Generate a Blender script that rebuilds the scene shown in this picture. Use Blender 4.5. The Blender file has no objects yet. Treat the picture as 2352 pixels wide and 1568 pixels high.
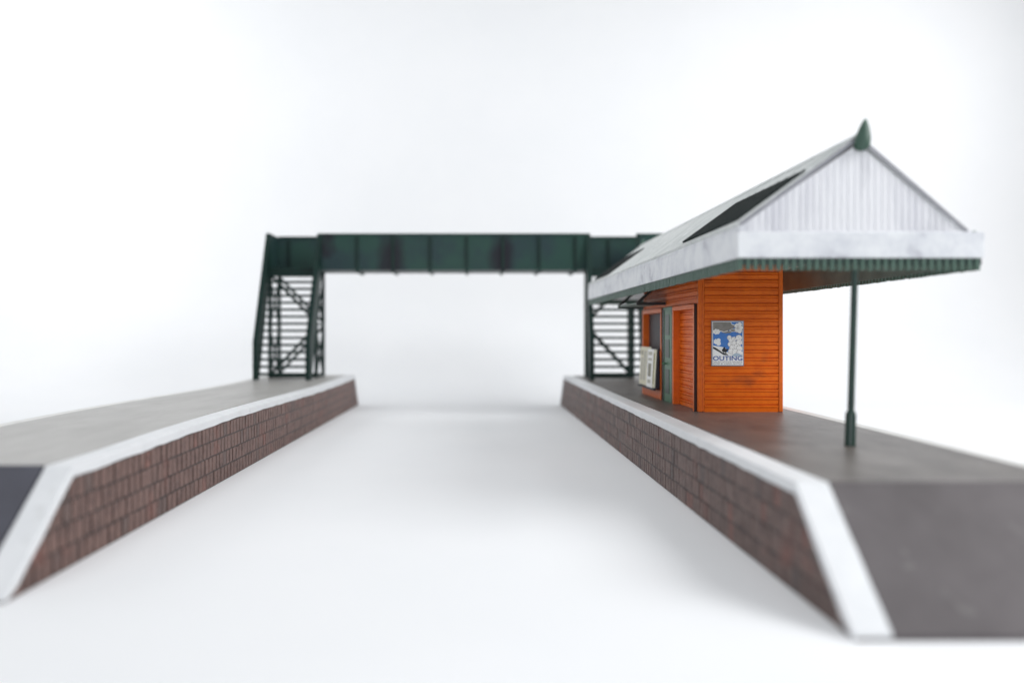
import bpy, bmesh, math, random
from mathutils import Vector, Matrix
random.seed(7)
sc = bpy.context.scene
COL = sc.collection
F = 1699.0                      # focal length in px of a 2352 px wide frame (26 mm on a 36 mm sensor)
def D(s): return F / s          # distance at which one unit measures s px
H = 0.43                        # platform height

# ---------------------------------------------------------------- materials
def srgb(r, g, b):
    f = lambda c: (c/255/12.92) if c/255 <= .04045 else ((c/255+.055)/1.055)**2.4
    return (f(r), f(g), f(b), 1)

def material(name, base, alt=None, scale=8, detail=6, lo=.35, hi=.7, rough=.5, rough_var=.0,
             bump=0, bump_scale=60, spec=.5, stretch=(1, 1, 1), attr=None, metallic=0, alt2=None, coat=0):
    m = bpy.data.materials.new(name); m.use_nodes = True
    nt = m.node_tree; N = nt.nodes; L = nt.links
    p = N['Principled BSDF']
    p.inputs['Roughness'].default_value = rough
    p.inputs['Specular IOR Level'].default_value = spec
    p.inputs['Metallic'].default_value = metallic
    p.inputs['Coat Weight'].default_value = coat
    p.inputs['Coat Roughness'].default_value = .25
    tc = N.new('ShaderNodeTexCoord'); mp = N.new('ShaderNodeMapping')
    mp.inputs['Scale'].default_value = stretch
    L.new(tc.outputs['Object'], mp.inputs['Vector'])
    b4 = tuple(base)+(1,) if len(base) == 3 else base
    p.inputs['Base Color'].default_value = b4
    col = None
    if attr:
        a = N.new('ShaderNodeAttribute'); a.attribute_name = attr
        col = a.outputs['Color']
    if alt is not None:
        n = N.new('ShaderNodeTexNoise'); n.inputs['Scale'].default_value = scale
        n.inputs['Detail'].default_value = detail; n.inputs['Roughness'].default_value = .65
        L.new(mp.outputs['Vector'], n.inputs['Vector'])
        r = N.new('ShaderNodeValToRGB')
        r.color_ramp.elements[0].position = lo; r.color_ramp.elements[1].position = hi
        L.new(n.outputs['Fac'], r.inputs['Fac'])
        mx = N.new('ShaderNodeMix'); mx.data_type = 'RGBA'
        L.new(r.outputs['Color'], mx.inputs['Factor'])
        mx.inputs['A'].default_value = b4
        if col is not None: L.new(col, mx.inputs['A'])
        mx.inputs['B'].default_value = tuple(alt)+(1,) if len(alt) == 3 else alt
        col = mx.outputs['Result']
        if rough_var:
            mr = N.new('ShaderNodeMapRange')
            mr.inputs['To Min'].default_value = rough-rough_var; mr.inputs['To Max'].default_value = rough+rough_var
            L.new(n.outputs['Fac'], mr.inputs['Value']); L.new(mr.outputs['Result'], p.inputs['Roughness'])
    if alt2 is not None:
        n2 = N.new('ShaderNodeTexNoise'); n2.inputs['Scale'].default_value = alt2[1]
        n2.inputs['Detail'].default_value = 8
        L.new(mp.outputs['Vector'], n2.inputs['Vector'])
        r2 = N.new('ShaderNodeValToRGB')
        r2.color_ramp.elements[0].position = alt2[2]; r2.color_ramp.elements[1].position = alt2[3]
        L.new(n2.outputs['Fac'], r2.inputs['Fac'])
        m2 = N.new('ShaderNodeMix'); m2.data_type = 'RGBA'
        L.new(r2.outputs['Color'], m2.inputs['Factor'])
        m2.inputs['A'].default_value = b4
        if col is not None: L.new(col, m2.inputs['A'])
        m2.inputs['B'].default_value = tuple(alt2[0])+(1,)
        col = m2.outputs['Result']
    if col is not None: L.new(col, p.inputs['Base Color'])
    if bump:
        nb = N.new('ShaderNodeTexNoise'); nb.inputs['Scale'].default_value = bump_scale
        nb.inputs['Detail'].default_value = 6
        L.new(mp.outputs['Vector'], nb.inputs['Vector'])
        bp = N.new('ShaderNodeBump'); bp.inputs['Strength'].default_value = bump
        bp.inputs['Distance'].default_value = .01
        L.new(nb.outputs['Fac'], bp.inputs['Height']); L.new(bp.outputs['Normal'], p.inputs['Normal'])
    return m

M = {}
M['backdrop'] = material('white_paper', (.872, .88, .89), rough=.7, spec=.25, alt=(.85, .862, .875), scale=.6, detail=3)
M['orange'] = material('orange_paint', (.82, .162, .007), alt=(.70, .118, .005), scale=14, stretch=(1, 1, 1.3), rough=.36,
                       rough_var=.1, bump=.25, bump_scale=170, spec=.22, alt2=((.34, .07, .02), 5, .60, .86))
M['orange_edge'] = material('orange_trim_paint', (.74, .145, .010), alt=(.60, .105, .008), scale=25, rough=.36, spec=.3, bump=.2, bump_scale=150)
M['brown_edge'] = material('dark_brown_edge', (.022, .008, .006), rough=.5)
M['navy'] = material('navy_black', (.008, .009, .018), rough=.45)
M['black'] = material('black_paint', (.008, .008, .009), alt=(.016, .016, .016), scale=20, rough=.45)
M['greydark'] = material('dark_grey_board', (.035, .035, .04), alt=(.055, .055, .06), scale=10, rough=.55)
M['doorgreen'] = material('door_green_paint', (.07, .17, .095), alt=(.05, .13, .072), scale=30, rough=.4)
M['doordark'] = material('door_dark_green_paint', (.006, .024, .012), rough=.35)
M['bridge'] = material('dark_green_paint', (.022, .062, .05), alt=(.022, .045, .05), scale=2.2, lo=.4, hi=.62, rough=.42, rough_var=.08, spec=.2,
                       bump=.1, bump_scale=90, alt2=((.017, .017, .024), 1.15, .60, .70))
def stain(m, spots, colour):
    nt = m.node_tree; N = nt.nodes; L = nt.links; p = N['Principled BSDF']
    src = p.inputs['Base Color'].links[0].from_socket
    tc = N.new('ShaderNodeTexCoord'); nz = N.new('ShaderNodeTexNoise'); nz.inputs['Scale'].default_value = 7
    L.new(tc.outputs['Object'], nz.inputs['Vector'])
    for (x, z, rx, rz) in spots:
        sb = N.new('ShaderNodeVectorMath'); sb.operation = 'SUBTRACT'; sb.inputs[1].default_value = (x, 0, z)
        ml = N.new('ShaderNodeVectorMath'); ml.operation = 'MULTIPLY'; ml.inputs[1].default_value = (1/rx, 0, 1/rz)
        ln = N.new('ShaderNodeVectorMath'); ln.operation = 'LENGTH'
        ad = N.new('ShaderNodeMath'); ad.operation = 'ADD'
        mr = N.new('ShaderNodeMapRange'); mr.inputs['From Min'].default_value = 1.0; mr.inputs['From Max'].default_value = 2.1
        mr.inputs['To Min'].default_value = .85; mr.inputs['To Max'].default_value = 0
        mx = N.new('ShaderNodeMix'); mx.data_type = 'RGBA'; mx.inputs['B'].default_value = colour+(1,)
        L.new(tc.outputs['Object'], sb.inputs[0]); L.new(sb.outputs[0], ml.inputs[0]); L.new(ml.outputs[0], ln.inputs[0])
        L.new(ln.outputs['Value'], ad.inputs[0]); L.new(nz.outputs['Fac'], ad.inputs[1]); L.new(ad.outputs[0], mr.inputs['Value'])
        L.new(mr.outputs[0], mx.inputs['Factor']); L.new(src, mx.inputs['A']); src = mx.outputs['Result']
    L.new(src, p.inputs['Base Color'])
stain(M['bridge'], [(-1.04, 1.88, .10, .26), (-.93, 1.95, .09, .25), (.36, 1.93, .10, .24), (.45, 1.96, .08, .28)], (.012, .011, .018))
M['frame'] = material('dark_green_frame_and_rib_shade', (.009, .030, .024), alt=(.007, .02, .019), scale=9, rough=.45, spec=.2)
M['postgreen'] = material('post_green_paint', (.012, .045, .03), alt=(.01, .03, .026), scale=20, rough=.35)
M['valance'] = material('weathered_green_paint', (.07, .125, .098), alt=(.045, .095, .07), scale=30, rough=.45, bump=.25, bump_scale=200,
                        alt2=((.18, .22, .2), 60, .62, .8))
M['finial'] = material('finial_green_paint', (.05, .11, .08), alt=(.03, .07, .05), scale=14, rough=.5)
M['white'] = material('brushed_white_paint', (.77, .79, .81), alt=(.58, .60, .65), scale=7, detail=5, lo=.42, hi=.72, rough=.5,
                      bump=.25, bump_scale=70, alt2=((.42, .42, .46), 7, .60, .80))
M['gable'] = material('streaky_white_paint', (.78, .785, .81), alt=(.60, .605, .65), scale=5, detail=5, lo=.46, hi=.74, rough=.5, stretch=(1, 1, .22),
                      bump=.25, bump_scale=70, alt2=((.36, .37, .41), 4, .57, .74))
M['roof'] = material('pale_grey_roof_paint', (.66, .68, .67), alt=(.5, .53, .52), scale=3, stretch=(1, 2.2, 1), lo=.4, hi=.7, rough=.33, spec=.7,
                     bump=.2, bump_scale=120, alt2=((.8, .82, .82), 12, .56, .7))
M['roofedge'] = material('grey_roof_edge', (.22, .225, .25), alt=(.32, .32, .35), scale=9, rough=.5)
M['glass'] = material('dark_glazing', (.009, .017, .016), alt=(.016, .026, .024), scale=3, stretch=(1, 3, 1), rough=.85, spec=.04)
M['soffit'] = material('dull_grey_brown_board', (.21, .265, .235), alt=(.15, .19, .17), scale=6, rough=.55)
M['strip'] = material('white_edge_paint', (.775, .788, .80), alt=(.70, .715, .73), scale=5, rough=.5, bump=.15, bump_scale=80,
                      alt2=((.62, .63, .63), 14, .62, .8))
M['strip_old'] = material('greyed_white_edge_paint', (.74, .74, .72), alt=(.63, .63, .61), scale=5, rough=.5, bump=.15, bump_scale=80)
M['ramp'] = material('matt_grey_ramp_paint', (.140, .127, .130), alt=(.100, .090, .092), scale=3, detail=10, lo=.35, hi=.7, alt2=((.22, .21, .205), 9, .66, .8), rough=.7, spec=.25, bump=.1, bump_scale=60)
M['ramp_dark'] = material('matt_dark_grey_ramp', (.095, .097, .118), alt=(.08, .08, .095), scale=4, detail=8, rough=.7, spec=.25, bump=.1, bump_scale=60)  # left platform ramps, darker than the right ones
M['top_pale'] = material('pale_beige_platform_top', (.41, .40, .38), alt=(.32, .312, .295), scale=3.5, detail=9, lo=.35, hi=.7, rough=.42, rough_var=.06,
                         bump=.08, bump_scale=50, stretch=(1, .35, 1), alt2=((.25, .238, .22), 22, .66, .82))  # left platform top, paler than the right one
M['top'] = material('grey_brown_platform_paint', (.140, .122, .110), alt=(.088, .077, .070), scale=6, detail=10, lo=.38, hi=.66, rough=.41, rough_var=.06,
                    bump=.05, bump_scale=60, spec=.75, stretch=(1, .6, 1), alt2=((.2, .185, .18), 26, .62, .8))
M['brick'] = material('brick_paint', (.2, .1, .08), attr='brick_tint', alt=(.06, .036, .034), scale=14, lo=.48, hi=.82, rough=.5, rough_var=.1,
                      bump=.8, bump_scale=60, alt2=((.22, .082, .062), 4, .58, .85))
M['paper'] = material('white_card', (.9, .9, .89), alt=(.84, .84, .82), scale=20, rough=.6)
M['paper_cream'] = material('cream_newsprint', (.76, .73, .58), alt=(.68, .65, .50), scale=20, rough=.7)
M['paper_olive'] = material('olive_paper', (.36, .33, .14), rough=.7)
M['ink'] = material('grey_newsprint_columns', (.42, .41, .36), alt=(.62, .6, .5), scale=60, rough=.7)
M['inkdark'] = material('dark_newsprint_picture', (.16, .155, .13), alt=(.4, .38, .3), scale=30, rough=.7)
M['p_frame'] = material('grey_poster_frame', (.28, .27, .32), rough=.45)
M['p_sky'] = material('poster_blue', (.05, .19, .58), alt=(.07, .24, .64), scale=40, rough=.45)
M['p_cloud'] = material('poster_cloud_white', (.92, .91, .90), alt=(.62, .60, .60), scale=45, detail=3, lo=.54, hi=.70, rough=.45)
M['p_lilac'] = material('poster_cloud_shade', (.50, .48, .47), rough=.45)
M['p_grey'] = material('poster_grey_cloud', (.21, .20, .18), alt=(.30, .28, .26), scale=30, rough=.45)
M['p_white'] = material('poster_outline_white', (.92, .92, .92), rough=.45)
M['p_dark'] = material('poster_dark_slope', (.02, .019, .024), rough=.45)
M['p_mist'] = material('poster_misty_blue', (.42, .52, .62), rough=.45)
M['p_ink'] = material('poster_blue_ink', (.02, .075, .34), rough=.45)
M['p_red'] = material('poster_dark_ink', (.07, .045, .05), rough=.45)

# ---------------------------------------------------------------- helpers
class MB:
    """collects shapes into one mesh"""
    def __init__(s): s.bm = bmesh.new(); s.mats = []
    def mi(s, m):
        if m not in s.mats: s.mats.append(m)
        return s.mats.index(m)
    def poly(s, pts, m):
        f = s.bm.faces.new([s.bm.verts.new(p) for p in pts]); f.material_index = s.mi(m); return f
    def hexa(s, c, m, faces=None):
        """c: 8 corners, bottom 4 (ccw) then top 4; faces: {index: material} 0 bottom 1 top 2 (-y) 3 (+x) 4 (+y) 5 (-x)"""
        v = [s.bm.verts.new(p) for p in c]
        q = [(3, 2, 1, 0), (4, 5, 6, 7), (0, 1, 5, 4), (1, 2, 6, 5), (2, 3, 7, 6), (3, 0, 4, 7)]
        out = []
        for i, k in enumerate(q):
            f = s.bm.faces.new([v[j] for j in k]); f.material_index = s.mi((faces or {}).get(i, m)); out.append(f)
        return out
    def box(s, x0, x1, y0, y1, z0, z1, m, faces=None):
        return s.hexa([(x0, y0, z0), (x1, y0, z0), (x1, y1, z0), (x0, y1, z0),
                       (x0, y0, z1), (x1, y0, z1), (x1, y1, z1), (x0, y1, z1)], m, faces)
    def bar(s, a, b, w, d, m, up=(0, 0, 1)):
        a, b = Vector(a), Vector(b); t = (b-a).normalized(); u = Vector(up)
        if abs(t.dot(u)) > .98: u = Vector((0, 1, 0))
        n = t.cross(u).normalized(); k = n.cross(t).normalized()
        n *= w/2; k *= d/2
        s.hexa([a-n-k, a+n-k, a+n+k, a-n+k, b-n-k, b+n-k, b+n+k, b-n+k], m)
    def lathe(s, prof, m, seg=20, origin=(0, 0, 0), sx=1, sy=1, lean=(0, 0)):
        o = Vector(origin); rings = []
        for r, z in prof:
            rings.append([s.bm.verts.new(o+Vector((r*sx*math.cos(2*math.pi*i/seg)+lean[0]*z, r*sy*math.sin(2*math.pi*i/seg)+lean[1]*z, z)))
                          for i in range(seg)])
        k = s.mi(m)
        for a, b in zip(rings, rings[1:]):
            for i in range(seg):
                f = s.bm.faces.new((a[i], a[(i+1) % seg], b[(i+1) % seg], b[i])); f.material_index = k; f.smooth = True
        for r in (rings[0], rings[-1]):
            f = s.bm.faces.new(r); f.material_index = k
    def extrude(s, prof, p0, p1, m):
        """closed polygon prof (list of 3d points) swept from offset p0 to p1"""
        a = [s.bm.verts.new(Vector(p)+Vector(p0)) for p in prof]
        b = [s.bm.verts.new(Vector(p)+Vector(p1)) for p in prof]
        k = s.mi(m); n = len(prof)
        fs = [s.bm.faces.new(a), s.bm.faces.new(b[::-1])]
        for i in range(n): fs.append(s.bm.faces.new((a[i], b[i], b[(i+1) % n], a[(i+1) % n])))
        for f in fs: f.material_index = k
    def build(s, name, parent=None, loc=(0, 0, 0), bevel=0, recalc=True, origin=None):
        if recalc: bmesh.ops.recalc_face_normals(s.bm, faces=s.bm.faces[:])
        me = bpy.data.meshes.new(name)
        s.bm.to_mesh(me); s.bm.free()
        for m in s.mats: me.materials.append(M[m])
        o = bpy.data.objects.new(name, me); COL.objects.link(o)
        o.location = loc
        if parent is not None:
            o.parent = parent
            o.location = Vector(loc)-WORLD.get(parent.name, Vector((0, 0, 0)))
            WORLD[o.name] = Vector(loc)
        else:
            WORLD[o.name] = Vector(loc)
        if bevel:
            b = o.modifiers.new('bevel', 'BEVEL'); b.width = bevel; b.segments = 2
            b.limit_method = 'ANGLE'; b.angle_limit = math.radians(40)
        return o
WORLD = {}      # world position of every parent (no parent is rotated except the platforms, built in their own frame)
def thing(name, label, cat, loc, rotz=0, group=None):
    o = bpy.data.objects.new(name, None); COL.objects.link(o)
    o.location = loc; o.rotation_euler = (0, 0, rotz); o.empty_display_size = .2
    tag(o, label, cat, group); WORLD[o.name] = Vector(loc)
    return o
def tag(o, label, cat, group=None):
    o['label'] = label; o['category'] = cat
    if group: o['group'] = group
    return o

# ---------------------------------------------------------------- setting: paper sweep
def backdrop():
    b = MB(); X = 24; Y0 = -14; YS = 10.25; R = 4.2
    prof = [(Y0, 0), (YS, 0)]
    for i in range(1, 25):
        a = math.pi/2*i/24; prof.append((YS+R*math.sin(a), R*(1-math.cos(a))))
    prof.append((YS+R, 15))
    k = b.mi('backdrop')
    L = [[b.bm.verts.new((x, y, z)) for y, z in prof] for x in (-X, X)]
    for i in range(len(prof)-1):
        f = b.bm.faces.new((L[0][i], L[1][i], L[1][i+1], L[0][i+1])); f.material_index = k; f.smooth = True
    o = b.build('backdrop', recalc=False); o['kind'] = 'structure'
backdrop()

# ---------------------------------------------------------------- platforms
def platform(name, label, loc, rotz, sgn, yb0, yt0, yt1, yb1, W, warp, seed, tints, surf, ramp):
    rnd = random.Random(seed)
    root = thing(name, label, 'platform', loc, rotz, 'the two railway platforms')
    LIP, CT, SW, BW = .022, .05, .120, .085
    def top(y):
        if y < yt0: z = LIP+(H-LIP)*(y-yb0)/(yt0-yb0)
        elif y > yt1: z = LIP+(H-LIP)*(yb1-y)/(yb1-yt1)
        else: z = H
        return z + warp(y)*min(1, z/H)
    st = [yb0+(yt0-yb0)*i/6 for i in range(6)]
    n = int((yt1-yt0)/.09); st += [yt0+(yt1-yt0)*i/n for i in range(n+1)]
    st += [yt1+(yb1-yt1)*i/4 for i in range(1, 5)]
    def strip(x0, x1, bot, m, wig=0, xw=0):
        b = MB(); k = b.mi(m); rings = []
        for y in st:
            t = top(y); jj = rnd.uniform(-wig, wig); xj = xw*math.sin(y*2.1+seed)+rnd.uniform(-xw, xw)*.3
            zb = max(0, bot(y)+jj)
            rings.append([b.bm.verts.new((sgn*x, y, z)) for x, z in ((x0, zb), (x1+xj, zb), (x1+xj, t), (x0, t))])
        for a, c in zip(rings, rings[1:]):
            for i in range(4):
                f = b.bm.faces.new((a[i], a[(i+1) % 4], c[(i+1) % 4], c[i])); f.material_index = k
        for r in (rings[0], rings[-1]):
            f = b.bm.faces.new(r); f.material_index = k
        return b
    def put(b, nm, bevel=0):
        o = b.build(nm, None, (0, 0, 0), bevel); o.parent = root; return o
    put(strip(-.008, SW, lambda y: top(y)-CT, 'strip', .0035, .004), 'edge_strip', .006)
    full = st
    st = [y for y in full if yt0-1e-6 <= y <= yt1+1e-6]; put(strip(SW+.0045, W-BW, lambda y: 0, surf), 'platform_surface')
    st = [y for y in full if y <= yt0+1e-6]; put(strip(SW+.0045, W-BW, lambda y: 0, ramp), 'ramp')
    st = [y for y in full if y >= yt1-1e-6]; put(strip(SW+.0045, W-BW, lambda y: 0, ramp), 'ramp')
    st = full
    put(strip(W-BW+.001, W, lambda y: top(y)-CT, 'strip_old', .003), 'edge_strip', .004)
    # brick faces: bricks stand proud of dark mortar
    def bricks(nm, xf, outward, xin):
        b = MB(); k = b.mi('brick'); bm = b.bm
        tint = bm.loops.layers.float_color.new('brick_tint')
        def paint(fs, c):
            for f in fs:
                for lp in f.loops: lp[tint] = c
        hb = H-CT; rows = 4; rh = hb/rows; bl = .064; dark = (.040, .027, .025, 1)
        steps = int((yb1-yb0)/.2)
        for i in range(steps):                                    # mortar bed
            y0 = yb0+(yb1-yb0)*i/steps; y1 = yb0+(yb1-yb0)*(i+1)/steps
            xa, xb = sorted((sgn*(xf-outward*.0012), sgn*xin))
            paint(b.hexa([(xa, y0, 0), (xb, y0, 0), (xb, y1, 0), (xa, y1, 0),
                          (xa, y0, hb-.001+warp(y0)), (xb, y0, hb-.001+warp(y0)), (xb, y1, hb-.001+warp(y1)), (xa, y1, hb-.001+warp(y1))], 'brick'), dark)
        for r in range(rows):
            y = yb0-rnd.uniform(.1, .9)*bl
            while y < yb1:
                pr = rnd.uniform(.0002, .0030); g = rnd.uniform(.004, .0085)
                ya, yc = y+g, y+bl-g+rnd.uniform(-.002, .002)
                seam = warp((ya+yc)/2)
                z0 = r*rh+.0042+rnd.uniform(0, .003)+seam*r/rows; z1 = (r+1)*rh-.0042-rnd.uniform(0, .003)+seam*(r+1)/rows
                xa, xb = sorted((sgn*(xf+outward*pr), sgn*(xf-outward*.004)))
                q = rnd.random(); u = rnd.uniform(.9, 1.08)
                c = tuple(v*u for v in tints[0])+(1,)
                if q > .96: c = tuple(v*u for v in tints[1])+(1,)
                elif q < .07: c = tuple(v*u for v in tints[2])+(1,)
                j = lambda: rnd.uniform(-.0042, .0042)
                paint(b.hexa([(xa, ya+j(), z0+j()), (xb, ya, z0), (xb, yc, z0), (xa, yc+j(), z0+j()),
                              (xa, ya+j(), z1+j()), (xb, ya, z1), (xb, yc, z1), (xa, yc+j(), z1+j())], 'brick'), c)
                y += bl
        bmesh.ops.recalc_face_normals(bm, faces=bm.faces[:])
        for yb, yt in ((yb0, yt0), (yb1, yt1)):                   # cut off along the ramps
            sl = (H-LIP)/(yt-yb); no = Vector((0, -sl, 1)).normalized()
            bmesh.ops.bisect_plane(bm, geom=bm.verts[:]+bm.edges[:]+bm.faces[:], dist=1e-6,
                                   plane_co=(0, yb, LIP-.012), plane_no=no, clear_outer=True)
        o = b.build(nm, None, recalc=False); o.parent = root; return o
    bricks('brick_wall', 0, -1, SW)
    bricks('brick_wall', W-.006, 1, W-BW+.002)
    return root

LROT = -38.0/F
def left_warp_at(y0):
    def w(y):
        Y = y+y0
        return .015*math.sin(2*math.pi*(Y-3.5)/6.4) if 3.5 < Y < 9.9 else 0
    return w
platform('railway_platform', 'brick-faced platform with white edges carrying the orange station building', (1.25, 0, 0), 0, 1,
         D(708), D(600), D(172.5), D(166), 1.19, lambda y: 0, 3, ((.150, .098, .085), (.185, .085, .068), (.11, .082, .076)), 'top', 'ramp')
platform('railway_platform', 'bare brick-faced platform with pale empty top and no building on it', (-1.783, 0, 0), LROT, -1,
         D(622), D(534), D(170.5), D(165.5), 1.2, left_warp_at(0), 5, ((.172, .100, .083), (.20, .095, .075), (.13, .085, .074)), 'top_pale', 'ramp_dark')

# ---------------------------------------------------------------- station building
XL, XR = 1.644, 2.25                # outer walls
YF, YB = D(319), D(243)
ZT = 1.499                          # wall top, under the canopy ceiling
bld = thing('station_building', 'orange boarded station building under a long white gabled canopy roof with green valance',
            'station building', ((XL+XR)/2, (YF+YB)/2, H))
PER = .0562
def siding(b, p0, p1, out, z0, z1, m, zbase=H):
    """horizontal boards with a raised bead, as a real profile, from p0 to p1 (xy), facing out (xy)"""
    unit = [(0, -.010), (.0006, .003), (.0295, .005), (.0300, -.005), (.0345, -.005), (.0351, .007), (.0465, .007), (.0471, -.008), (.0555, -.008)]
    pts = []
    n0 = int((z0-zbase)/PER)-1; n1 = int((z1-zbase)/PER)+2
    for i in range(n0, n1):
        for dz, d in unit:
            z = zbase+i*PER+dz
            if z0 < z < z1: pts.append((z, d))
    pts = [(z0, pts[0][1])]+pts+[(z1, pts[-1][1])]
    k = b.mi(m); cols = []
    for p in (p0, p1):
        cols.append([b.bm.verts.new((p[0]+out[0]*d, p[1]+out[1]*d, z)) for z, d in pts])
    for i in range(len(pts)-1):
        f = b.bm.faces.new((cols[0][i], cols[1][i], cols[1][i+1], cols[0][i+1])); f.material_index = k
    # thickness behind
    bx = [sorted((p0[0], p1[0], p0[0]-out[0]*.03, p1[0]-out[0]*.03)), sorted((p0[1], p1[1], p0[1]-out[1]*.03, p1[1]-out[1]*.03))]
    e = .013
    b.box(bx[0][0]+(e if out[0] < 0 else 0), bx[0][-1]-(e if out[0] > 0 else 0), bx[1][0]+(e if out[1] < 0 else 0), bx[1][-1]-(e if out[1] > 0 else 0), z0+.001, z1-.001, m)
PW = .044
b = MB(); siding(b, (XL+PW, YF+.006), (XR-.03, YF+.006), (0, -1), H, ZT, 'orange'); end_wall = b.build('end_wall', bld)
b = MB(); siding(b, (XR-.006, YF+.03), (XR-.006, YB-.03), (1, 0), H, ZT, 'orange'); b.build('rear_wall', bld)
b = MB(); siding(b, (XR-.03, YB-.006), (XL+PW, YB-.006), (0, 1), H, ZT, 'orange'); b.build('end_wall', bld)
DY0, DY1 = 5.362, 5.945             # doorway frame, outer
GY0, GY1 = D(284.5), D(272.5)       # green door
KY0, KY1 = D(270.5), D(243.6)       # kiosk hatch
b = MB()
siding(b, (XL+.006, YF+.045), (XL+.006, YB-.03), (-1, 0), 1.213, ZT, 'orange')
siding(b, (XL+.006, DY1), (XL+.006, GY0), (-1, 0), H, 1.213, 'orange')
siding(b, (XL+.006, GY1), (XL+.006, KY0), (-1, 0), H, 1.213, 'orange')
b.build('track_wall', bld)
# corner posts with a rounded bead
def post(x0, x1, y0, y1, inner):
    b = MB(); b.box(x0, x1, y0, y1, H, ZT, 'orange_edge')
    return b.build('corner_post', bld, bevel=.006)
b = MB(); b.box(XL-.003, XL+.026, YF-.004, YF+.03, H, ZT, 'orange_edge'); b.box(XL+.0262, XL+PW, YF, YF+.028, H+.001, ZT-.001, 'orange_edge')
b.build('corner_post', bld, bevel=.006)
b = MB(); b.box(XR-.0295, XR+.002, YF-.004, YF+.03, H, ZT, 'orange_edge'); b.build('corner_post', bld, bevel=.006)
b = MB(); b.box(XL-.003, XL+PW, YB-.0295, YB+.004, H, ZT, 'orange_edge'); b.build('corner_post', bld, bevel=.006)
b = MB(); b.box(XR-.03, XR+.002, YB-.0295, YB+.004, H, ZT, 'orange_edge'); b.build('corner_post', bld, bevel=.006)
# dark inside, so that openings are not see-through
b = MB(); b.box(XL+.135, XR-.04, YF+.06, YB-.05, H+.001, ZT-.002, 'greydark'); b.build('interior_core', bld)
# doorway with a recessed boarded door
XO = XL-.022
b = MB()
b.box(XO, XL+.118, DY0, DY0+.032, H, 1.21, 'orange_edge', {2: 'brown_edge'})  # near side face coloured dark brown
b.box(XO, XL+.118, DY1-.036, DY1, H, 1.21, 'orange_edge')
b.box(XO, XL+.118, DY0+.0325, DY1-.0365, 1.174, 1.21, 'orange_edge')
dfr = b.build('door_frame', bld, bevel=.003)
b = MB(); siding(b, (XL+.034, DY0+.033), (XL+.034, DY1-.037), (-1, 0), H+.002, 1.172, 'orange')
b.build('plank_door', bld)
# green door
b = MB()
b.box(XL-.017, XL+.03, GY0, GY1, H, 1.212, 'doorgreen', {2: 'navy'})  # near side face coloured navy black
gd = b.build('door', bld, bevel=.002); gd['label'] = 'green panelled door'
gw = GY1-GY0
b = MB(); ym = (GY0+GY1)/2
for (z0, z1) in ((.98, 1.15), (.795, .945)):
    b.box(XL-.0205, XL-.0172, ym-.062, ym+.062, z0, z1, 'doordark')
b.build('door_window', gd)
b = MB(); b.box(XL-.0205, XL-.0172, ym-.058, ym+.058, .50, .70, 'doordark'); b.build('door_panel', gd)
b = MB()
b.box(XL-.022, XL-.0172, GY1-.03, GY1-.002, H+.002, 1.19, 'doordark')
b.build('door_jamb', gd)
b = MB(); bmesh.ops.create_uvsphere(b.bm, u_segments=14, v_segments=10, radius=.014, matrix=Matrix.Translation((XL-.034, ym+.045, .745))); b.mi('doorgreen')
b.bar((XL-.034, ym+.045, .745), (XL-.0168, ym+.045, .745), .008, .008, 'doorgreen'); b.build('handle', gd)
# kiosk hatch
b = MB()
b.box(XO, XL+.06, KY0, KY0+.034, H, 1.21, 'orange_edge', {2: 'brown_edge'})  # near side face dark brown, as on the doorway
b.box(XO, XL+.06, KY1-.034, KY1, H, 1.21, 'orange_edge')
b.box(XO, XL+.06, KY0+.0345, KY1-.0345, 1.172, 1.21, 'orange_edge')
b.box(XO, XL+.06, KY0+.0345, KY1-.0345, H, H+.075, 'orange_edge')
b.box(XO, XL+.06, KY0+.0345, KY1-.0345, .80, .835, 'orange_edge')
kf = b.build('hatch', bld, bevel=.003)
b = MB(); b.box(XL+.035, XL+.06, KY0+.0345, KY1-.0345, .836, 1.171, 'greydark'); b.build('hatch_backing', kf)  # dark grey panel standing in for the hatch interior
b = MB(); siding(b, (XL+.03, KY0+.0345), (XL+.03, KY1-.0345), (-1, 0), H+.076, .799, 'orange'); b.build('hatch_panel', kf)
# awning over the hatch, hung from black stays
b = MB()
AY0, AY1 = D(273.5), D(243.2)
b.box(1.405, XL-.002, AY0+.006, AY1-.006, 1.243, 1.252, 'soffit')
aw = b.build('awning', bld)
for y in (AY0, AY1):
    b = MB()
    b.box(1.396, XL-.004, y-.011, y+.011, 1.232, 1.2565, 'black')
    b.bar((1.402, y, 1.25), (XL-.008, y, 1.455), .021, .023, 'black', (0, 1, 0))
    b.build('awning_bracket', aw)

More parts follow.
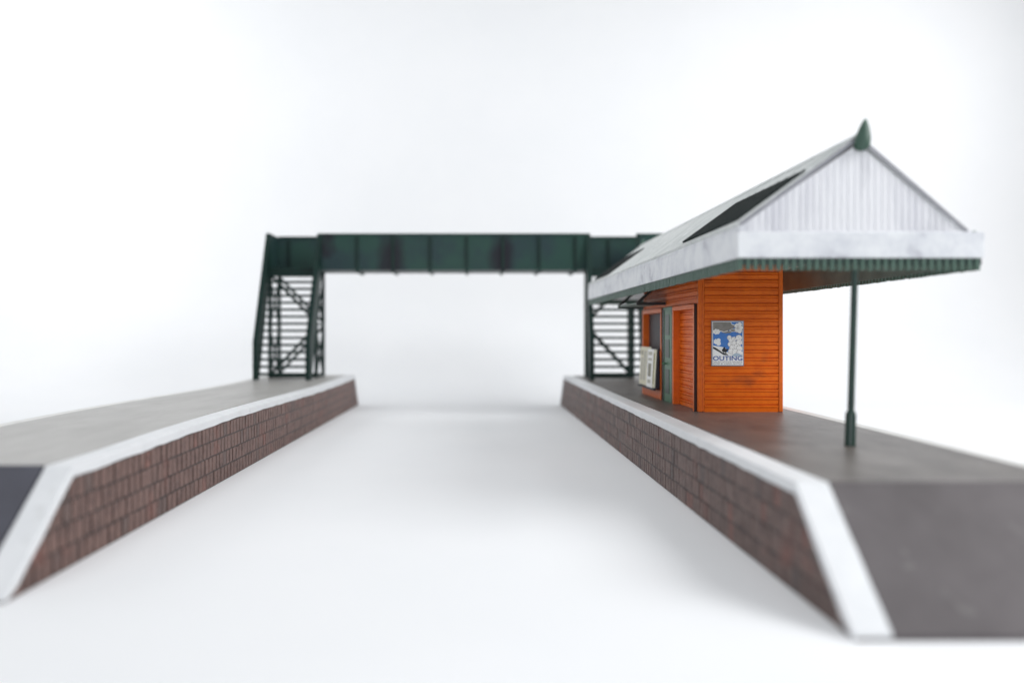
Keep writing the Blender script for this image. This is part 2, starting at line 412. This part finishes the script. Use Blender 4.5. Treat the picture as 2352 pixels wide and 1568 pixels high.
# ---- canopy roof
CX0, CX1 = 1.334, 2.564
CY0, CY1 = D(461), D(203)
RX, RZ = 1.940, 1.985
roofp = None
def roof_z_left(x): return 1.547+(RZ-1.547)*(x-CX0)/(RX-CX0)
def sheet(b, xe, ze, thick, m, y0, y1, pitch=.045):
    """ribbed roofing: ribs run from eave to ridge"""
    n = int((y1-y0)/pitch); k = b.mi(m); ke = b.mi('roofedge')
    d = Vector((RX-xe, 0, RZ-ze)).normalized(); nz = Vector((-d.z, 0, d.x))
    if nz.z < 0: nz = -nz
    ys = []
    for i in range(n):
        a = y0+(y1-y0)*i/n; w = (y1-y0)/n
        ys += [(a, 0), (a+w*.72, 0), (a+w*.78, .0045), (a+w*.94, .0045)]
    ys.append((y1, 0))
    E, R_ = Vector((xe, 0, ze)), Vector((RX, 0, RZ))
    rows = []
    for y, hgt in ys:
        rows.append([b.bm.verts.new(p+Vector((0, y, 0))) for p in (E+nz*hgt, R_+nz*hgt, R_-nz*thick, E-nz*thick)])
    for a, c in zip(rows, rows[1:]):
        for i in range(4):
            f = b.bm.faces.new((a[i], a[(i+1) % 4], c[(i+1) % 4], c[i])); f.material_index = k
    for r in (rows[0], rows[-1]):
        f = b.bm.faces.new(r); f.material_index = ke
b = MB()
sheet(b, CX0+.004, 1.547, .020, 'roof', CY0+.002, CY1-.002)
roof = b.build('roof', bld)
b = MB(); sheet(b, 2.485, 1.512, .020, 'roof', CY0+.002, CY1-.002); b.build('roof_sheet', roof)
# ceiling and inner lining
b = MB()
b.box(CX0+.026, CX1-.026, CY0+.026, CY1-.026, 1.5, 1.511, 'soffit')
b.box(CX1-.036, CX1-.0265, CY0+.038, CY1-.038, 1.335, 1.4985, 'soffit')
b.box(CX0+.0265, CX0+.036, CY0+.038, CY1-.038, 1.375, 1.4985, 'soffit')
b.build('soffit', roof)
# fascia boards
def fascia(x0, x1, y0, y1, z0, z1):
    b = MB(); b.box(x0, x1, y0, y1, z0, z1, 'white'); return b.build('fascia', roof, bevel=.004)
fascia(CX0, CX1, CY0, CY0+.025, 1.373, 1.502)
fascia(CX0, CX1, CY1-.025, CY1, 1.373, 1.502)
fascia(CX0, CX0+.025, CY0+.0255, CY1-.0255, 1.373, 1.518)
fascia(CX1-.025, CX1, CY0+.0255, CY1-.0255, 1.373, 1.498)
b = MB()                                                       # eaves board the sheets rest on
b.hexa([(CX0+.002, CY0+.004, 1.519), (CX0+.03, CY0+.004, 1.519), (CX0+.03, CY1-.004, 1.519), (CX0+.002, CY1-.004, 1.519),
        (CX0+.006, CY0+.004, 1.532), (CX0+.03, CY0+.004, 1.541), (CX0+.03, CY1-.004, 1.541), (CX0+.006, CY1-.004, 1.532)], 'white')
b.build('eaves_board', roof)
# valance of narrow boards
def valance(p0, p1, out):
    b = MB(); p0, p1 = Vector(p0), Vector(p1); L = (p1-p0).length; t = (p1-p0)/L; o = Vector(out)
    n = int(L/.0375); w = L/n
    for i in range(n):
        jz = random.uniform(-.002, .002); jd = random.uniform(0, .0018)
        a, c = p0+t*(i*w), p0+t*(i*w+w*.66); e = p0+t*((i+1)*w)
        def blk(a, c, d0, z0, m):
            q = [a+o*d0, c+o*d0, c-o*.008, a-o*.008]
            b.hexa([(v.x, v.y, z0) for v in q]+[(v.x, v.y, 1.3715) for v in q], m)
        blk(a, c, .004-jd, 1.313+jz, 'valance'); blk(c+t*.0002, e-t*.0002, -.006, 1.338, 'navy')
    return b.build('valance', roof)
valance((CX0+.004, CY0+.012, 0), (CX1-.004, CY0+.012, 0), (0, -1, 0))
valance((CX0+.004, CY1-.012, 0), (CX1-.004, CY1-.012, 0), (0, 1, 0))
valance((CX0+.012, CY0+.022, 0), (CX0+.012, CY1-.022, 0), (-1, 0, 0))
valance((CX1-.012, CY0+.022, 0), (CX1-.012, CY1-.022, 0), (1, 0, 0))
# boarded gables
def gable(y, dirn):
    b = MB(); xa, xb, za, ax, az = CX0+.012, 2.455, 1.512, RX, 1.945
    def tz(x): return 1.535+(az-1.535)*(x-xa)/(ax-xa) if x < ax else za+(az-za)*(xb-x)/(xb-ax)
    x = xa; w = .034
    k = b.mi('gable')
    while x < xb-.004:
        x1 = min(x+w, xb)
        for (u0, u1, d) in ((x, x+(x1-x)*.80, 0), (x+(x1-x)*.80, x1, .004)):
            if u0 < ax < u1: cuts = [u0, ax, u1]
            else: cuts = [u0, u1]
            for c0, c1 in zip(cuts, cuts[1:]):
                b.hexa([(c0, y+d*dirn, za), (c1, y+d*dirn, za), (c1, y+.02*dirn, za), (c0, y+.02*dirn, za),
                        (c0, y+d*dirn, max(za+.001, tz(c0))), (c1, y+d*dirn, max(za+.001, tz(c1))), (c1, y+.02*dirn, max(za+.001, tz(c1))), (c0, y+.02*dirn, max(za+.001, tz(c0)))], 'gable')
        x = x1
    b.box(xa, xb+.05, min(y-.006*dirn, y+.02*dirn), max(y-.006*dirn, y+.02*dirn), 1.5025, 1.5115, 'gable')
    return b.build('gable', roof)
gable(CY0+.012, 1); gable(CY1-.012, -1)
# ridge capping
b = MB(); b.mi('roof')
prof = [(RX-.035, 0, RZ-.019), (RX-.012, 0, RZ+.006), (RX, 0, RZ+.013), (RX+.012, 0, RZ+.006), (RX+.035, 0, RZ-.026), (RX, 0, RZ+.001)]
b.extrude(prof, (0, CY0+.004, 0), (0, CY1-.004, 0), 'roof'); b.build('ridge_cap', roof)
# skylights on the track side slope
def skylight(y0, y1, x0, x1):
    dn = Vector((-(RZ-1.547), 0, RX-CX0)).normalized()
    def P(x, y, d): return Vector((x, y, roof_z_left(x)))+dn*d
    b = MB()
    b.hexa([P(x0, y0, -.002), P(x1, y0, -.002), P(x1, y1, -.002), P(x0, y1, -.002), P(x0, y0, .011), P(x1, y0, .011), P(x1, y1, .011), P(x0, y1, .011)], 'glass')
    o = b.build('skylight', roof)
    b = MB(); n = 9
    for i in range(n+1):
        y = y0+(y1-y0)*i/n
        b.hexa([P(x0, y-.004, .0112), P(x1, y-.004, .0112), P(x1, y+.004, .0112), P(x0, y+.004, .0112),
                P(x0, y-.003, .0135), P(x1, y-.003, .0135), P(x1, y+.003, .0135), P(x0, y+.003, .0135)], 'black')
    b.build('glazing_bar', o)
skylight(D(447), D(357), 1.372, 1.725)
skylight(D(232), D(208), 1.372, 1.725)
# finial
def finial(y):
    b = MB()
    pr = [(.006, -.062), (.028, -.058), (.040, -.042), (.043, -.022), (.041, .004), (.036, .028), (.028, .056), (.018, .082), (.007, .102), (.001, .107)]
    b.lathe([(r*.93, z*.95) for r, z in pr], 'finial', 10, (1.950, y, 1.962), 1, .8, lean=(.13, 0))
    return b.build('finial', roof)
finial(CY0-.012); finial(CY1+.012)
# post under the front gable, slightly out of plumb
def canopy_post(x, y, lx):
    b = MB()
    b.lathe([(.0275, 0), (.0275, .004), (.0262, .010), (.0258, .158), (.0225, .168), (.0165, .176), (.0162, .184), (.0155, 1.05), (.019, 1.056), (.019, 1.069)],
            'postgreen', 20, (x, y, H), lean=(lx, 0))
    return b.build('canopy_post', bld)
canopy_post(1.921, D(454), .028)

# ---------------------------------------------------------------- poster on the end wall
def poster():
    x0, x1, z0, z1 = 1.7335, 1.967, .761, 1.0875
    yw = YF-.0005
    t = thing('poster', 'framed poster of white clouds in a blue sky on the orange end wall', 'poster', ((x0+x1)/2, yw, (z0+z1)/2))
    t.rotation_euler = (0, 0, 0)
    b = MB(); f = .0065
    b.box(x0, x1, yw-.010, yw, z0, z1, 'p_frame'); b.build('frame', t, bevel=.0015)
    b = MB(); sx0, sx1, sz0, sz1 = x0+f, x1-f, z0+f, z1-f
    b.box(sx0, sx1, yw-.0112, yw-.0101, sz0, sz1, 'paper'); sheet_ = b.build('sheet', t)
    w, h = sx1-sx0, sz1-sz0
    b = MB()
    def pt(u, v, l): return (sx0+u*w, yw-.0116-l*.00035, sz1-v*h)
    def shape(uv, m, l): b.poly([pt(u, v, l) for u, v in uv], m)
    def blob(u, v, r, m, l, ru=None, seg=14, wob=.12):
        ph = random.random()*6
        shape([(u+(ru or r)*1.42*math.cos(2*math.pi*i/seg)*(1+wob*math.sin(3*i+ph)), v+r*math.sin(2*math.pi*i/seg)*(1+wob*math.sin(3*i+ph))) for i in range(seg)], m, l)
    shape([(.02, .012), (.98, .012), (.98, .80), (.02, .80)], 'p_sky', 0); shape([(.02, .70), (.98, .70), (.98, .985), (.02, .985)], 'p_white', .5)
    shape([(.02, .012), (.60, .012), (.62, .06), (.70, .09), (.72, .13), (.66, .17), (.50, .21), (.38, .235), (.24, .215), (.12, .225), (.02, .22)], 'p_grey', 1)
    for (u0, v0, u1, v1) in ((.60, .012, .62, .06), (.62, .06, .71, .085), (.71, .085, .73, .13), (.24, .215, .38, .24), (.38, .24, .50, .212)):
        a = Vector((u0, v0)); c = Vector((u1, v1)); n = Vector((-(c-a).y, (c-a).x)).normalized()*.007
        shape([tuple(a-n), tuple(a+n), tuple(c+n), tuple(c-n)], 'p_white', 2)
    blob(.13, .235, .062, 'p_white', 2.4, .085); blob(.13, .235, .05, 'p_cloud', 3, .07)
    for (u, v, r) in ((.80, .10, .055), (.90, .07, .05), (.90, .15, .07), (.80, .19, .06), (.90, .22, .05)): (blob(min(u, .885), v, r*1.13, 'p_grey', 1.9), blob(min(u, .885), v, r, 'p_cloud', 2+.1*r))
    blob(.66, .205, .034, 'p_white', 3, .075); blob(.66, .205, .025, 'p_grey', 3.6, .06)
    blob(.47, .24, .03, 'p_grey', 1.7, .12)
    for i, (u, v, r) in enumerate(((.55, .37, .05), (.60, .43, .05), (.70, .40, .05), (.58, .52, .055), (.72, .50, .06), (.86, .38, .07), (.88, .48, .075), (.66, .60, .075),
                      (.80, .58, .08), (.88, .62, .075), (.60, .68, .06), (.74, .70, .07), (.88, .72, .075))): (blob(min(u, .868), v, min(r, .07)*1.1, 'p_lilac', 2+i*.12-.06), blob(min(u, .875), v, min(r, .07)*.95, 'p_cloud', 2+i*.12))
    for i, (u, v, r) in enumerate(((.12, .46, .06), (.20, .43, .045), (.20, .50, .055))): blob(u, v, r, 'p_white', 2+i*.1)
    shape([(.02, .55), (.3, .58), (.44, .61), (.44, .70), (.02, .70)], 'p_cloud', 4)
    shape([(.02, .66), (.30, .71), (.55, .77), (.02, .80)], 'p_white', 4.2)
    shape([(.62, .79), (.72, .735), (.80, .72), (.90, .745), (.98, .77), (.98, .80), (.62, .80)], 'p_mist', 4.2)
    shape([(.02, .578), (.10, .60), (.34, .715), (.48, .745), (.52, .775), (.36, .765), (.22, .70), (.02, .62)], 'p_dark', 5)
    shape([(.30, .655), (.345, .61), (.375, .585), (.40, .585), (.43, .625), (.47, .635), (.50, .625), (.515, .655), (.485, .665), (.45, .70), (.445, .735), (.425, .735), (.415, .70),
           (.385, .70), (.38, .735), (.36, .735), (.355, .70), (.32, .69)], 'p_dark', 6)
    b.build('picture', sheet_, recalc=False)
    # lettering
    def text(body, u0, u1, vb, hgt, m, fat, depth):
        cu = bpy.data.curves.new('lettering', 'FONT'); cu.body = body; cu.size = 1; cu.offset = fat; cu.resolution_u = 3
        ob = bpy.data.objects.new('lettering', cu); COL.objects.link(ob)
        dg = bpy.context.evaluated_depsgraph_get(); dg.update()
        me = bpy.data.meshes.new_from_object(ob.evaluated_get(dg))
        COL.objects.unlink(ob); bpy.data.objects.remove(ob); bpy.data.curves.remove(cu)
        xs = [v.co.x for v in me.vertices]; ys = [v.co.y for v in me.vertices]
        ax, bx, ay, by = min(xs), max(xs), min(ys), max(ys)
        for v in me.vertices:
            v.co = Vector((sx0+w*(u0+(u1-u0)*(v.co.x-ax)/(bx-ax)), yw-.0116-depth, sz1-h*(vb-hgt*(v.co.y-ay)/(by-ay))))
            v.co -= WORLD[sheet_.name]
        me.materials.clear(); me.materials.append(M[m])
        o = bpy.data.objects.new('lettering', me); COL.objects.link(o); o.parent = sheet_
    text('OUTING', .015, .975, .895, .105, 'p_ink', .012, .0027)
    text('THE OUT OF DOOR MAGAZINE', .02, .975, .942, .034, 'p_red', 0, .0006)
    text('EDITED BY CASPAR WHITNEY', .02, .975, .985, .034, 'p_red', 0, .0006)
poster()

# ---------------------------------------------------------------- newspaper rack below the hatch
def rack():
    y0, y1 = D(268.5), D(245.5)
    xt, xb, zt, zb = XO-.004, 1.578, .862, .52
    t = thing('newspaper_rack', 'black slanted rack fixed below the dark kiosk hatch', 'newspaper rack', (XO-.02, (y0+y1)/2, zb))
    b = MB()
    b.hexa([(xb+.010, y0, zb), (XO-.001, y0, zb), (XO-.001, y1, zb), (xb+.010, y1, zb), (xt-.012, y0, zt), (XO-.001, y0, zt), (XO-.001, y1, zt), (xt-.012, y1, zt)], 'navy')
    b.build('backboard', t, bevel=.002)
    b = MB(); b.box(xb-.012, xb+.0095, y0, y1, zb-.012, zb-.0005, 'navy'); b.build('ledge', t)
    sl = Vector((xt-.012-(xb+.010), 0, zt-zb)).normalized(); nrm = Vector((-sl.z, 0, sl.x))
    if nrm.x > 0: nrm = -nrm
    base = Vector((xb+.010, 0, zb+.001))
    def paper(ya, yb, dz, hgt, lift, m, label, ink):
        def P(y, u, d): p = base+sl*u+nrm*(d+lift); return (p.x, y, p.z)
        b = MB()
        b.hexa([P(ya, dz, .000), P(yb, dz, .000), P(yb, dz, .003), P(ya, dz, .003), P(ya, dz+hgt, .000), P(yb, dz+hgt, .000), P(yb, dz+hgt, .003), P(ya, dz+hgt, .003)], m)
        o = b.build('newspaper', None); tag(o, label, 'newspaper', 'newspapers in the rack')
        b = MB()
        for (ua, ub, va, vb, mm) in ink:
            y_a = yb+(ya-yb)*ua; y_b = yb+(ya-yb)*ub
            b.poly([P(y_a, dz+hgt*va, .0036), P(y_b, dz+hgt*va, .0036), P(y_b, dz+hgt*vb, .0036), P(y_a, dz+hgt*vb, .0036)], mm)
        o2 = b.build('printed_columns', o, recalc=False)
        return o
    L = y1-y0
    paper(y0+L*.36, y1+.01, .006, .345, .003, 'paper_cream', 'widest cream newspaper with grey columns, farthest from the green door',
          [(.08, .30, .12, .72, 'ink'), (.36, .58, .12, .9, 'ink'), (.64, .9, .45, .9, 'ink'), (.12, .26, .78, .9, 'inkdark')])
    paper(y0+L*.17, y0+L*.52, .000, .335, .0075, 'paper', 'white newspaper with a dark picture, in front of the cream one',
          [(.2, .72, .28, .62, 'inkdark'), (.14, .8, .70, .76, 'ink'), (.14, .8, .84, .93, 'ink'), (.2, .72, .1, .2, 'ink')])
    paper(y0+L*.03, y0+L*.21, .004, .330, .003, 'paper_cream', 'narrow cream newspaper with an olive band, nearest the green door',
          [(.15, .55, .1, .9, 'paper_olive')])
rack()

# ---------------------------------------------------------------- footbridge
def footbridge():
    yf, yr = D(181.5), D(172.6)           # front and rear girders
    ys = D(191.5)                          # foot of the stairs
    zt, zb, zd = 2.254, 1.790, 1.825
    root = thing('footbridge', 'dark green footbridge across both platforms with steep open stairs at each end', 'footbridge', (0, (yf+yr)/2, H))
    xa, xb = -1.906, 1.49                  # front parapet
    xl, xr = -2.556, 2.125                 # outer ends
    T = .014
    def parapet(nm, x0, x1, y, face, ribs, zt=zt):
        b = MB()
        b.box(x0, x1, y-T/2, y+T/2, zb, zt-.014, 'bridge')
        b.box(x0, x1, y-T/2-.012, y+T/2+.012, zt-.0138, zt, 'frame')
        yy = sorted((y+face*T/2+face*.0003, y+face*(T/2+.010)))
        b.box(x0, x1, yy[0], yy[1], zb, zb+.022, 'bridge'); b.box(x0, x1, yy[0], yy[1], zt-.036, zt-.0142, 'bridge')
        o = b.build(nm, root)
        for x in ribs:
            b = MB(); yq = sorted((y+face*T/2+face*.0004, y+face*(T/2+.024)))
            b.box(x-.018, x+.018, yq[0], yq[1], zb+.0225, zt-.0365, 'frame')  # same paint as the girder; darker tone puts rib shadow into the colour
            b.build('stiffener', o, bevel=.003)
        return o
    ribs = [(px-1080)/181.5 for px in (820.6, 903, 988, 1072, 1155, 1238, 1321)]
    parapet('parapet', xa, xb, yf, -1, ribs)
    parapet('parapet', xr+.0245, 2.62, yf, -1, [2.45])
    parapet('parapet', xl+.0074, 2.6126, yr, -1, [(px-1080)/174.3 for px in (660, 825, 903, 988, 1072, 1155, 1238, 1321, 1400)], 2.278)
    for x in (xl, 2.62):
        b = MB(); b.box(x-T/2, x+T/2, yf, yr+.01, zb, zt-.006, 'bridge'); b.box(x-T/2-.006, x+T/2+.006, yf, yr+.01, zt-.0058, zt+.006, 'frame'); b.build('end_panel', root)
    b = MB(); b.box(xl+.008, 2.612, yf+.008, yr-.008, zb+.004, zd, 'frame'); deck = b.build('deck', root)
    for x in ribs:
        b = MB(); b.hexa([(x-.012, yf-.008, zb-.03), (x+.012, yf-.008, zb-.03), (x+.012, yr+.004, zb-.03), (x-.012, yr+.004, zb-.03),
                          (x-.026, yf-.016, zb-.0005), (x+.026, yf-.016, zb-.0005), (x+.026, yr+.008, zb-.0005), (x-.026, yr+.008, zb-.0005)], 'frame')
        b.build('cross_beam', deck)
    for (xo_b, xi_b, xo_t, xi_t, side) in ((-2.583, -1.951, xl, xa, -1), (1.462, 2.09, xb, xr, 1)):
        # staircase: two solid side panels and open treads
        N = 16; rise = (zd-H)/N
        st = bpy.data.objects.new('staircase', None); COL.objects.link(st); st.parent = root
        base = Vector(((xo_b+xi_b)/2, ys, H)); st.location = base-WORLD[root.name]; WORLD[st.name] = base
        def xat(y, k):
            u = (y-ys)/(yf-ys)
            return (xo_b+(xo_t-xo_b)*u) if k == 0 else (xi_b+(xi_t-xi_b)*u)
        ph = .46
        prof = [(ys, H), (ys, H+ph), (yf-.004, zt+.004), (yf-.004, zb-.03), (ys+.075, H)]
        for k in (0, 1):
            b = MB(); kk = b.mi('frame'); sid = []
            for off in (-.028, .028):
                sid.append([b.bm.verts.new((xat(y, k)+off, y, z)) for y, z in prof])
            fs = [b.bm.faces.new(sid[0]), b.bm.faces.new(sid[1][::-1])]
            n = len(prof)
            for i in range(n): fs.append(b.bm.faces.new((sid[0][i], sid[1][i], sid[1][(i+1) % n], sid[0][(i+1) % n])))
            for f in fs: f.material_index = kk
            b.build('side_panel', st, bevel=.003)
        for i in range(1, N):
            y = ys+.03+(yf-ys-.05)*(i-.5)/(N-1); z = H+rise*i
            b = MB(); b.box(xat(y, 0)+.0285, xat(y, 1)-.0285, y-.028, y+.028, z-.030, z, 'frame'); b.build('tread', st)
        b = MB(); b.box(xo_t+.0285, xi_t-.0285, yf-.004, yf+.0075, zb-.05, zd, 'frame'); b.build('landing_beam', st)
        # trestle under the landing
        tr = bpy.data.objects.new('trestle', None); COL.objects.link(tr); tr.parent = root
        x0, x1 = (-2.54, -1.955) if side < 0 else (1.485, 2.06)
        base = Vector(((x0+x1)/2, (yf+yr)/2, H)); tr.location = base-WORLD[root.name]; WORLD[tr.name] = base
        lw = .042; bx0, bx1 = x0, x1; y0, y1 = yf+.028, yr-.005; ztop = zb-.0005
        rs = .055 if side > 0 else 0                              # the rear frame stands slightly askew
        for x in (x0, x1):
            for y in (y0, y1):
                x_ = x; x = x+(rs if y == y1 else 0)
                b = MB(); b.box(x-lw/2, x+lw/2, y-lw/2, y+lw/2, H, ztop, 'frame'); b.build('leg', tr, bevel=.003); x = x_
        for y in (y0, y1):
            x0, x1 = bx0+(rs if y == y1 else 0), bx1+(rs if y == y1 else 0)
            b = MB(); b.box(x0+lw/2, x1-lw/2, y-.014, y+.014, H+.002, H+.034, 'frame'); b.build('base_beam', tr)
            b = MB(); b.box(x0+lw/2, x1-lw/2, y-.014, y+.014, ztop-.05, ztop-.002, 'frame'); b.build('head_beam', tr)
            zm = (H+ztop)/2
            xin, xout = (x1, x0) if side < 0 else (x0, x1)      # the mid joint is on the track side
            for za in (ztop-.05, H+.03):
                b = MB(); b.bar((xout, y, za), (xin, y, zm+(.03 if za > zm else -.03)), .034, .04, 'frame', (0, 1, 0)); b.build('brace', tr)
        x0, x1 = bx0, bx1
        for x in (x0, x1):
            zm = (H+ztop)/2
            for (za, zc) in ((H+.03, zm), (zm, ztop-.03)):
                for flip in (0, 1):
                    dx = .006 if flip else -.006
                    ya, yc = (y0, y1) if flip else (y1, y0)
                    b = MB(); b.bar((x+dx+(rs if ya == y1 else 0), ya, za), (x+dx+(rs if yc == y1 else 0), yc, zc), .011, .022, 'frame', (1, 0, 0)); b.build('brace', tr)
            b = MB(); b.bar((x, y0+lw/2, zm), (x+rs, y1-lw/2, zm), .022, .032, 'frame'); b.build('tie_beam', tr)
            b = MB(); b.bar((x, y0+lw/2, H+.018), (x+rs, y1-lw/2, H+.018), .028, .032, 'frame'); b.build('base_beam', tr)
footbridge()

# ---------------------------------------------------------------- lamps (studio softboxes, all out of frame)
def softbox(name, loc, target, size, power, color=(1, 1, 1), sy=None):
    l = bpy.data.lights.new(name, 'AREA'); l.shape = 'RECTANGLE'; l.size = size; l.size_y = sy or size
    l.energy = power; l.color = color
    o = bpy.data.objects.new(name, l); COL.objects.link(o); o.location = loc
    o.rotation_euler = (Vector(target)-Vector(loc)).to_track_quat('-Z', 'Y').to_euler()
    return o
softbox('key_softbox', (7.4, 1.9, 5.9), (1.2, 4.0, .4), 4.8, 620, (.985, .988, 1))
softbox('front_softbox', (-1.2, -6.0, 2.9), (1.4, 5.0, .8), 3.6, 305, (.92, .95, 1))
softbox('overhead_softbox', (-1.5, 6.0, 10.0), (-1.0, 7.0, 0), 8.0, 325, (.97, .985, 1))
softbox('backdrop_softbox', (-9.6, 9.6, 6.5), (-3.6, 14.5, 4.5), 4.0, 335, (.98, .985, 1))
softbox('backdrop_softbox', (9.4, 8.0, 6.5), (4.5, 14.5, 4.5), 4.0, 320, (.99, .99, 1))
w = bpy.data.worlds.new('World'); sc.world = w; w.use_nodes = True
bg = w.node_tree.nodes['Background']; bg.inputs['Color'].default_value = (.96, .98, 1, 1); bg.inputs['Strength'].default_value = .29

# ---------------------------------------------------------------- camera
cam = bpy.data.cameras.new('camera'); co = bpy.data.objects.new('camera', cam); COL.objects.link(co)
co.location = (0, 0, 1); co.rotation_euler = (math.radians(90), 0, 0)
cam.sensor_width = 36; cam.lens = F/2352*36
cam.shift_x = 96/2352; cam.shift_y = -20/2352
cam.clip_start = .05; cam.clip_end = 200
cam.dof.use_dof = True; cam.dof.focus_distance = 5.34; cam.dof.aperture_fstop = .34; cam.dof.aperture_blades = 0
sc.camera = co
sc.view_settings.view_transform = 'Standard'; sc.view_settings.look = 'None'
sc.view_settings.exposure = 0; sc.view_settings.gamma = 1; sc.view_settings.use_curve_mapping = False
sc.render.engine = 'CYCLES'
sc.cycles.use_denoising = True
sc.cycles.max_bounces = 8; sc.cycles.diffuse_bounces = 5
